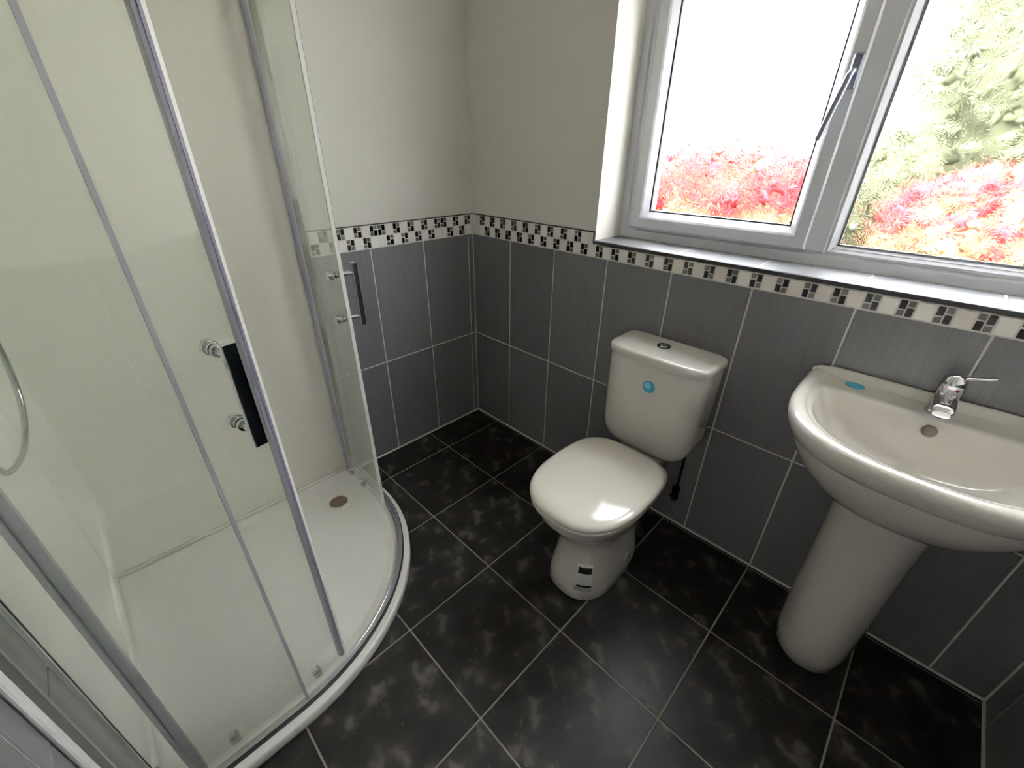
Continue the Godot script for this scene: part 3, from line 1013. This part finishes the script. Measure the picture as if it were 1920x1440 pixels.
func build_toilet() -> void:
	var t := thing("toilet", Vector3(WCX, 0, 0), "white close-coupled toilet with closed lid standing between corner and basin", "toilet")
	var b := B.new()
	# pan: foot, waist, bowl and rear shelf as one casting
	var rings := []
	for k in [
		# y, half width, centre z, front, back, n
		[0.0, 0.108, 0.44, 0.128, 0.22, 2.3], [0.006, 0.112, 0.44, 0.133, 0.22, 2.3], [0.04, 0.110, 0.44, 0.129, 0.22, 2.3], [0.09, 0.102, 0.44, 0.118, 0.215, 2.3], [0.15, 0.094, 0.44, 0.108, 0.21, 2.3], [0.20, 0.092, 0.44, 0.108, 0.21, 2.2],
		[0.245, 0.097, 0.435, 0.122, 0.21, 2.2], [0.275, 0.112, 0.43, 0.150, 0.21, 2.2], [0.305, 0.132, 0.425, 0.182, 0.215, 2.2], [0.335, 0.148, 0.42, 0.212, 0.225, 2.2], [0.36, 0.156, 0.42, 0.228, 0.23, 2.2], [0.385, 0.159, 0.42, 0.234, 0.23, 2.2], [0.393, 0.158, 0.42, 0.233, 0.23, 2.2], [0.397, 0.154, 0.42, 0.228, 0.225, 2.2]]:
		rings.append(sring(0, k[2], k[1], k[3], k[4], k[5], 4.0, k[0]))
	b.loft(rings)
	# shelf under the cistern
	rings = []
	for k in [[0.24, 0.060, 0.10], [0.30, 0.070, 0.115], [0.34, 0.08, 0.125], [0.372, 0.084, 0.13], [0.380, 0.082, 0.127]]:
		rings.append(sring(0, 0.16, k[1], k[2], k[2] - 0.005, 4.0, 6.0, k[0]))
	b.loft(rings)
	var pan := obj("pan", b, M.ceramic, t)
	# side fixing boss with its screw hole
	b = B.new()
	b.lathe([Vector2(0.016, -0.01), Vector2(0.016, 0.004), Vector2(0.013, 0.007), Vector2(0.004, 0.008)], Transform3D(Basis(Vector3(0, 1, 0), Vector3(0.98, 0.2, 0), Vector3(0, 0, 1)).orthonormalized(), Vector3(0.100, 0.072, 0.345)), 20)
	obj("fixing_cap", b, M.ceramic, pan)
	b = B.new()
	b.lathe([Vector2(0.003, 0.0), Vector2(0.003, 0.0012), Vector2(0.001, 0.0015)], Transform3D(Basis(Vector3(0, 1, 0), Vector3(0.98, 0.2, 0), Vector3(0, 0, 1)).orthonormalized(), Vector3(0.108, 0.074, 0.345)), 10)
	obj("fixing_screw", b, M.dark_chrome, pan)
	# seat ring and lid
	b = B.new()
	rings = []
	for k in [[0.398, 0.0], [0.400, 0.004], [0.408, 0.005], [0.411, 0.002]]:
		rings.append(sring(0.003, 0.45, 0.160 + k[1], 0.212 + k[1], 0.20, 2.5, 3.2, k[0]))
	b.loft(rings, [1, 2])
	obj("seat_ring", b, M.seat_plastic, t)
	b = B.new()
	rings = []
	for k in [[0.412, -0.005], [0.4125, 0.002], [0.416, 0.006], [0.424, 0.007], [0.430, 0.0045], [0.4345, -0.004], [0.4375, -0.018], [0.4395, -0.05], [0.4405, -0.1]]:
		rings.append(sring(0.003, 0.45, 0.163 + k[1], 0.212 + k[1], 0.210 + k[1], 2.45, 3.3, k[0]))
	b.loft(rings, [1], true, true, true)
	obj("seat_lid", b, M.seat_plastic, t)
	for s in [-0.075, 0.078]:
		piece("hinge", t, M.seat_plastic, Vector3(s, 0.405, 0.232), Vector3(0.045, 0.024, 0.026), 0.006)
	# cistern, narrowing into rounded lower corners
	b = B.new()
	rings = []
	for k in [[0.382, 0.085, 0.055], [0.386, 0.115, 0.066], [0.396, 0.138, 0.074], [0.412, 0.153, 0.080], [0.435, 0.162, 0.084], [0.465, 0.166, 0.086], [0.52, 0.168, 0.087], [0.62, 0.170, 0.087], [0.722, 0.171, 0.087], [0.728, 0.169, 0.085]]:
		rings.append(sring(-0.008, 0.098, k[1], k[2] + 0.006, k[2], 4.2, 9.0, k[0], 128))
	b.loft(rings)
	obj("cistern", b, M.ceramic, t)
	b = B.new()
	rings = []
	for k in [[0.7285, -0.004], [0.7295, 0.0015], [0.733, 0.003], [0.748, 0.0025], [0.754, 0.0], [0.7575, -0.005], [0.759, -0.014], [0.7595, -0.03]]:
		rings.append(sring(-0.008, 0.098, 0.174 + k[1], 0.097 + k[1], 0.086 + k[1] * 0.6, 4.2, 9.0, k[0], 128))
	b.loft(rings, [1], true, true, true)
	var lid := obj("cistern_lid", b, M.ceramic, t)
	b = B.new()
	b.lathe([Vector2(0.0215, 0.756), Vector2(0.0215, 0.762), Vector2(0.0195, 0.764), Vector2(0.0170, 0.763), Vector2(0.0165, 0.7605)], Transform3D(Basis(), Vector3(-0.022, 0, 0.090)), 32)
	var fb := obj("flush_button", b, M.dark_chrome, lid)
	b = B.new()
	b.lathe([Vector2(0.0155, 0.758), Vector2(0.0155, 0.7625), Vector2(0.013, 0.7640), Vector2(0.004, 0.7644)], Transform3D(Basis(), Vector3(-0.022, 0, 0.090)), 28)
	b.group += 1
	obj("button_cap", b, M.chrome, fb)
	# round blue sticker on the cistern front, small inlet plug on its right side
	b = B.new()
	var fz := Basis(Vector3.RIGHT, Vector3.BACK, Vector3.DOWN)
	b.lathe([Vector2(0.0215, -0.002), Vector2(0.0215, 0.0006), Vector2(0.021, 0.0008)], Transform3D(fz, Vector3(-0.002, 0.653, 0.1905)), 32)
	var stk := obj("round_sticker", b, M.sticker_blue, t)
	stk.set_meta("label", "small round blue sticker on the cistern front")
	b = B.new()
	b.lathe([Vector2(0.012, 0.0002), Vector2(0.012, 0.0011), Vector2(0.0115, 0.0012)], Transform3D(fz, Vector3(-0.006, 0.657, 0.1905)), 24)
	obj("sticker_mark", b, M.sticker_light, stk)
	b = B.new()
	b.lathe([Vector2(0.014, -0.004), Vector2(0.014, 0.003), Vector2(0.009, 0.005), Vector2(0.009, 0.012), Vector2(0.006, 0.014)], Transform3D(Basis(Vector3.UP, Vector3.RIGHT, Vector3.BACK), Vector3(0.159, 0.545, 0.10)), 20)
	obj("inlet_plug", b, M.taupe_chip, t)
	# printed label wrapped on the foot, front right
	foot_label(t, 0.30, 0.86, 0.045, 0.150, M.sticker_white, "paper_label", 0.0012)
	foot_label(t, 0.36, 0.82, 0.115, 0.140, M.black_plastic, "label_bar", 0.0020)
	foot_label(t, 0.38, 0.84, 0.062, 0.068, M.black_plastic, "label_line", 0.0020)


func foot_surface(a: float, y: float, lift: float) -> Vector3:
	# outside of the pan's foot at angle a from straight ahead
	var tab := [[0.0, 0.112, 0.133], [0.04, 0.110, 0.129], [0.09, 0.102, 0.118], [0.15, 0.094, 0.108], [0.2, 0.092, 0.108]]
	var i := 0
	while i < 3 and y > tab[i + 1][0]:
		i += 1
	var u: float = (y - tab[i][0]) / (tab[i + 1][0] - tab[i][0])
	var hx: float = lerpf(tab[i][1], tab[i + 1][1], u) + lift
	var hz: float = lerpf(tab[i][2], tab[i + 1][2], u) + lift
	var s := sin(a)
	var c := cos(a)
	return Vector3(hx * pow(s, 2.0 / 2.3), y, 0.44 + hz * pow(c, 2.0 / 2.3))


func foot_label(t: Node, a0: float, a1: float, y0: float, y1: float, m: Material, called: String, lift: float) -> void:
	var b := B.new()
	var rings := []
	for i in 9:
		var a := lerpf(a0, a1, i / 8.0)
		var ring := PackedVector3Array()
		for j in 5:
			ring.append(foot_surface(a, lerpf(y0, y1, j / 4.0), lift))
		for j in 5:
			ring.append(foot_surface(a, lerpf(y1, y0, j / 4.0), -0.001))
		rings.append(ring)
	b.loft(rings)
	obj(called, b, m, t)


const BX := 1.725

func build_basin() -> void:
	var t := thing("pedestal_basin", Vector3(BX, 0, 0), "white ceramic wash basin on a pedestal under the window, right of the toilet", "basin")
	var b := B.new()
	var rings := []
	for k in [
		# y, half width, centre z, front, back, nf, nb
		[0.585, 0.100, 0.15, 0.115, 0.12, 2.3, 4.0], [0.592, 0.125, 0.145, 0.150, 0.125, 2.3, 5.0], [0.615, 0.165, 0.14, 0.190, 0.133, 2.4, 6.0], [0.65, 0.203, 0.135, 0.232, 0.131, 2.4, 8.0], [0.69, 0.230, 0.13, 0.262, 0.127, 2.5, 10.0], [0.725, 0.246, 0.125, 0.281, 0.123, 2.6, 12.0], [0.742, 0.251, 0.122, 0.288, 0.120, 2.6, 12.0],
		[0.7435, 0.254, 0.122, 0.292, 0.120, 2.6, 12.0], [0.750, 0.260, 0.12, 0.301, 0.118, 2.65, 14.0], [0.775, 0.266, 0.12, 0.311, 0.118, 2.7, 14.0], [0.788, 0.267, 0.12, 0.313, 0.118, 2.7, 14.0], [0.796, 0.264, 0.12, 0.309, 0.117, 2.7, 14.0], [0.8005, 0.257, 0.12, 0.301, 0.115, 2.7, 14.0], [0.801, 0.247, 0.12, 0.290, 0.110, 2.65, 14.0], [0.798, 0.238, 0.122, 0.279, 0.104, 2.6, 12.0],
		[0.7915, 0.233, 0.123, 0.272, 0.096, 2.6, 10.0], [0.7895, 0.229, 0.140, 0.250, 0.066, 2.55, 9.0], [0.788, 0.222, 0.150, 0.230, 0.062, 2.5, 9.0], [0.785, 0.218, 0.152, 0.224, 0.060, 2.5, 9.0], [0.778, 0.214, 0.154, 0.219, 0.058, 2.5, 8.0], [0.765, 0.205, 0.160, 0.208, 0.058, 2.45, 6.0], [0.735, 0.188, 0.165, 0.190, 0.052, 2.4, 5.0], [0.705, 0.158, 0.175, 0.160, 0.050, 2.3, 4.0], [0.68, 0.115, 0.19, 0.115, 0.055, 2.2, 3.0], [0.668, 0.06, 0.20, 0.06, 0.05, 2.0, 2.2], [0.664, 0.024, 0.205, 0.024, 0.024, 2.0, 2.0]]:
		rings.append(sring(0, k[2], k[1], k[3], k[4], k[5], k[6], k[0], 128))
	b.loft(rings, [6])
	var bowl := obj("bowl", b, M.ceramic, t)
	# low upstand along the wall
	b = B.new()
	rings = []
	for k in 33:
		var x := lerpf(-0.264, 0.264, k / 32.0)
		var e := clampf((0.264 - absf(x)) / 0.05, 0.0, 1.0)
		var top := lerpf(0.801, 0.817, sqrt(e))
		var thick := lerpf(0.010, 0.017, e)
		rings.append(PackedVector3Array([Vector3(x, 0.785, 0.003), Vector3(x, top - 0.002, 0.003), Vector3(x, top, 0.006), Vector3(x, top, thick - 0.004), Vector3(x, top - 0.004, thick), Vector3(x, 0.794, thick + 0.006), Vector3(x, 0.785, thick + 0.012)]))
	b.loft(rings)
	obj("upstand", b, M.ceramic, t)
	# pedestal: half-round column open to the wall
	b = B.new()
	rings = []
	for k in [[0.0, 0.088, 0.125], [0.004, 0.091, 0.129], [0.05, 0.094, 0.131], [0.14, 0.096, 0.130], [0.3, 0.097, 0.128], [0.45, 0.099, 0.130], [0.6, 0.104, 0.138], [0.62, 0.104, 0.138]]:
		rings.append(sring(0.002, 0.135, k[1], k[2], 0.09, 2.1, 6.0, k[0]))
	b.loft(rings)
	obj("pedestal", b, M.ceramic, t)
	# overflow hole in the rear of the bowl
	b = B.new()
	var back := Transform3D(Basis(Vector3.RIGHT, Vector3(0, 0.35, 0.94).normalized(), Vector3(0, -0.94, 0.35).normalized()), Vector3(0.003, 0.7625, 0.1045))
	b.lathe([Vector2(0.0165, -0.006), Vector2(0.0170, 0.0012), Vector2(0.0158, 0.0024), Vector2(0.0145, 0.0012), Vector2(0.0140, -0.004)], back, 28)
	obj("overflow_rim", b, M.ceramic, bowl)
	b = B.new()
	b.lathe([Vector2(0.0152, -0.005), Vector2(0.0152, -0.0002), Vector2(0.004, 0.0001)], back, 28)
	obj("overflow_hole", b, M.drain_brown, bowl)
	b = B.new()
	b.lathe([Vector2(0.023, 0.662), Vector2(0.023, 0.667), Vector2(0.018, 0.668), Vector2(0.016, 0.665), Vector2(0.004, 0.664)], Transform3D(Basis(), Vector3(0, 0, 0.205)), 28)
	obj("waste", b, M.chrome, bowl)
	# blue oval sticker on the ledge
	b = B.new()
	rings = []
	for k in [[0.790, 1.0], [0.7926, 1.0], [0.7928, 0.96]]:
		rings.append(sring(-0.160, 0.040, 0.021 * k[1], 0.016 * k[1], 0.016 * k[1], 2.0, 2.0, k[0], 40))
	b.loft(rings)
	var stk := obj("oval_sticker", b, M.sticker_blue, t)
	stk.set_meta("label", "blue oval sticker on the basin ledge")
	stk.position.y = 0.0015
	# mixer tap
	b = B.new()
	var tx := 0.004
	b.lathe([Vector2(0.0255, 0.789), Vector2(0.0255, 0.796), Vector2(0.0225, 0.799), Vector2(0.0215, 0.84), Vector2(0.0220, 0.852)], Transform3D(Basis(), Vector3(tx, 0, 0.052)), 32, [1, 2])
	# spout reaching forward over the bowl
	var sp := []
	for k in [[0.000, 0.822, 0.0215, 0.0190], [0.024, 0.825, 0.0215, 0.0165], [0.046, 0.826, 0.0210, 0.0140], [0.066, 0.825, 0.0205, 0.0120], [0.076, 0.823, 0.0190, 0.0100], [0.081, 0.820, 0.0150, 0.0070]]:
		var ring := PackedVector3Array()
		for i in 28:
			var a := TAU * i / 28
			var c := cos(a)
			var s := sin(a)
			ring.append(Vector3(tx + k[2] * signf(c) * pow(absf(c), 0.7), k[1] + k[3] * signf(s) * pow(absf(s), 0.7), 0.052 + k[0]))
		sp.append(ring)
	b.loft(sp)
	var tap := obj("tap", b, M.chrome, t)
	b = B.new()
	b.lathe([Vector2(0.0080, -0.004), Vector2(0.0085, 0.006), Vector2(0.0070, 0.007)], Transform3D(Basis(), Vector3(tx, 0.811, 0.118)), 18)
	obj("aerator", b, M.dark_chrome, tap)
	# domed lever head with its blade turned to the right
	b = B.new()
	b.lathe([Vector2(0.0215, 0.0), Vector2(0.0225, 0.004), Vector2(0.0225, 0.022), Vector2(0.0190, 0.034), Vector2(0.0110, 0.041), Vector2(0.003, 0.043)], Transform3D(Basis(Vector3.RIGHT, 0.12), Vector3(tx, 0.848, 0.052)), 32)
	sp = []
	for k in [[0.006, 0.878, 0.0090, 0.0065], [0.018, 0.886, 0.0080, 0.0045], [0.030, 0.890, 0.0070, 0.0032], [0.042, 0.893, 0.0085, 0.0036], [0.052, 0.896, 0.0095, 0.0042], [0.058, 0.898, 0.0060, 0.0030]]:
		var ring := PackedVector3Array()
		for i in 16:
			var a := TAU * i / 16
			ring.append(Vector3(tx + k[0], k[1] + k[3] * sin(a), 0.052 + k[2] * cos(a) - k[0] * 0.08))
		sp.append(ring)
	b.loft(sp)
	var lev := obj("lever", b, M.chrome, tap)
	b = B.new()
	b.lathe([Vector2(0.0045, -0.003), Vector2(0.0045, 0.0012), Vector2(0.002, 0.0018)], Transform3D(Basis(Vector3.RIGHT, Vector3(0.35, 0.2, 0.9).normalized(), Vector3.UP).orthonormalized(), Vector3(tx + 0.008, 0.860, 0.0735)), 16)
	obj("red_dot", b, M.red_dot, lev)


func build_valve() -> void:
	var t := thing("stop_valve", Vector3(1.195, 0.17, 0.0), "small dark supply valve low on the wall behind the toilet", "valve")
	var b := B.new()
	b.tube(PackedVector3Array([Vector3(0, 0.0, 0.03), Vector3(0, 0.2, 0.03)]), 0.005, 12)
	obj("supply_pipe", b, M.dark_chrome, t)
	b = B.new()
	b.lathe([Vector2(0.013, -0.03), Vector2(0.015, -0.026), Vector2(0.015, -0.012), Vector2(0.011, -0.008), Vector2(0.011, 0.008), Vector2(0.015, 0.012), Vector2(0.015, 0.026), Vector2(0.013, 0.03)], Transform3D(Basis(), Vector3(0, 0, 0.035)), 12, [1, 2, 3, 4, 5, 6])
	b.box(Vector3(0.0, 0, 0.055), Vector3(0.022, 0.010, 0.016), 0.003)
	obj("valve_body", b, M.black_plastic, t)
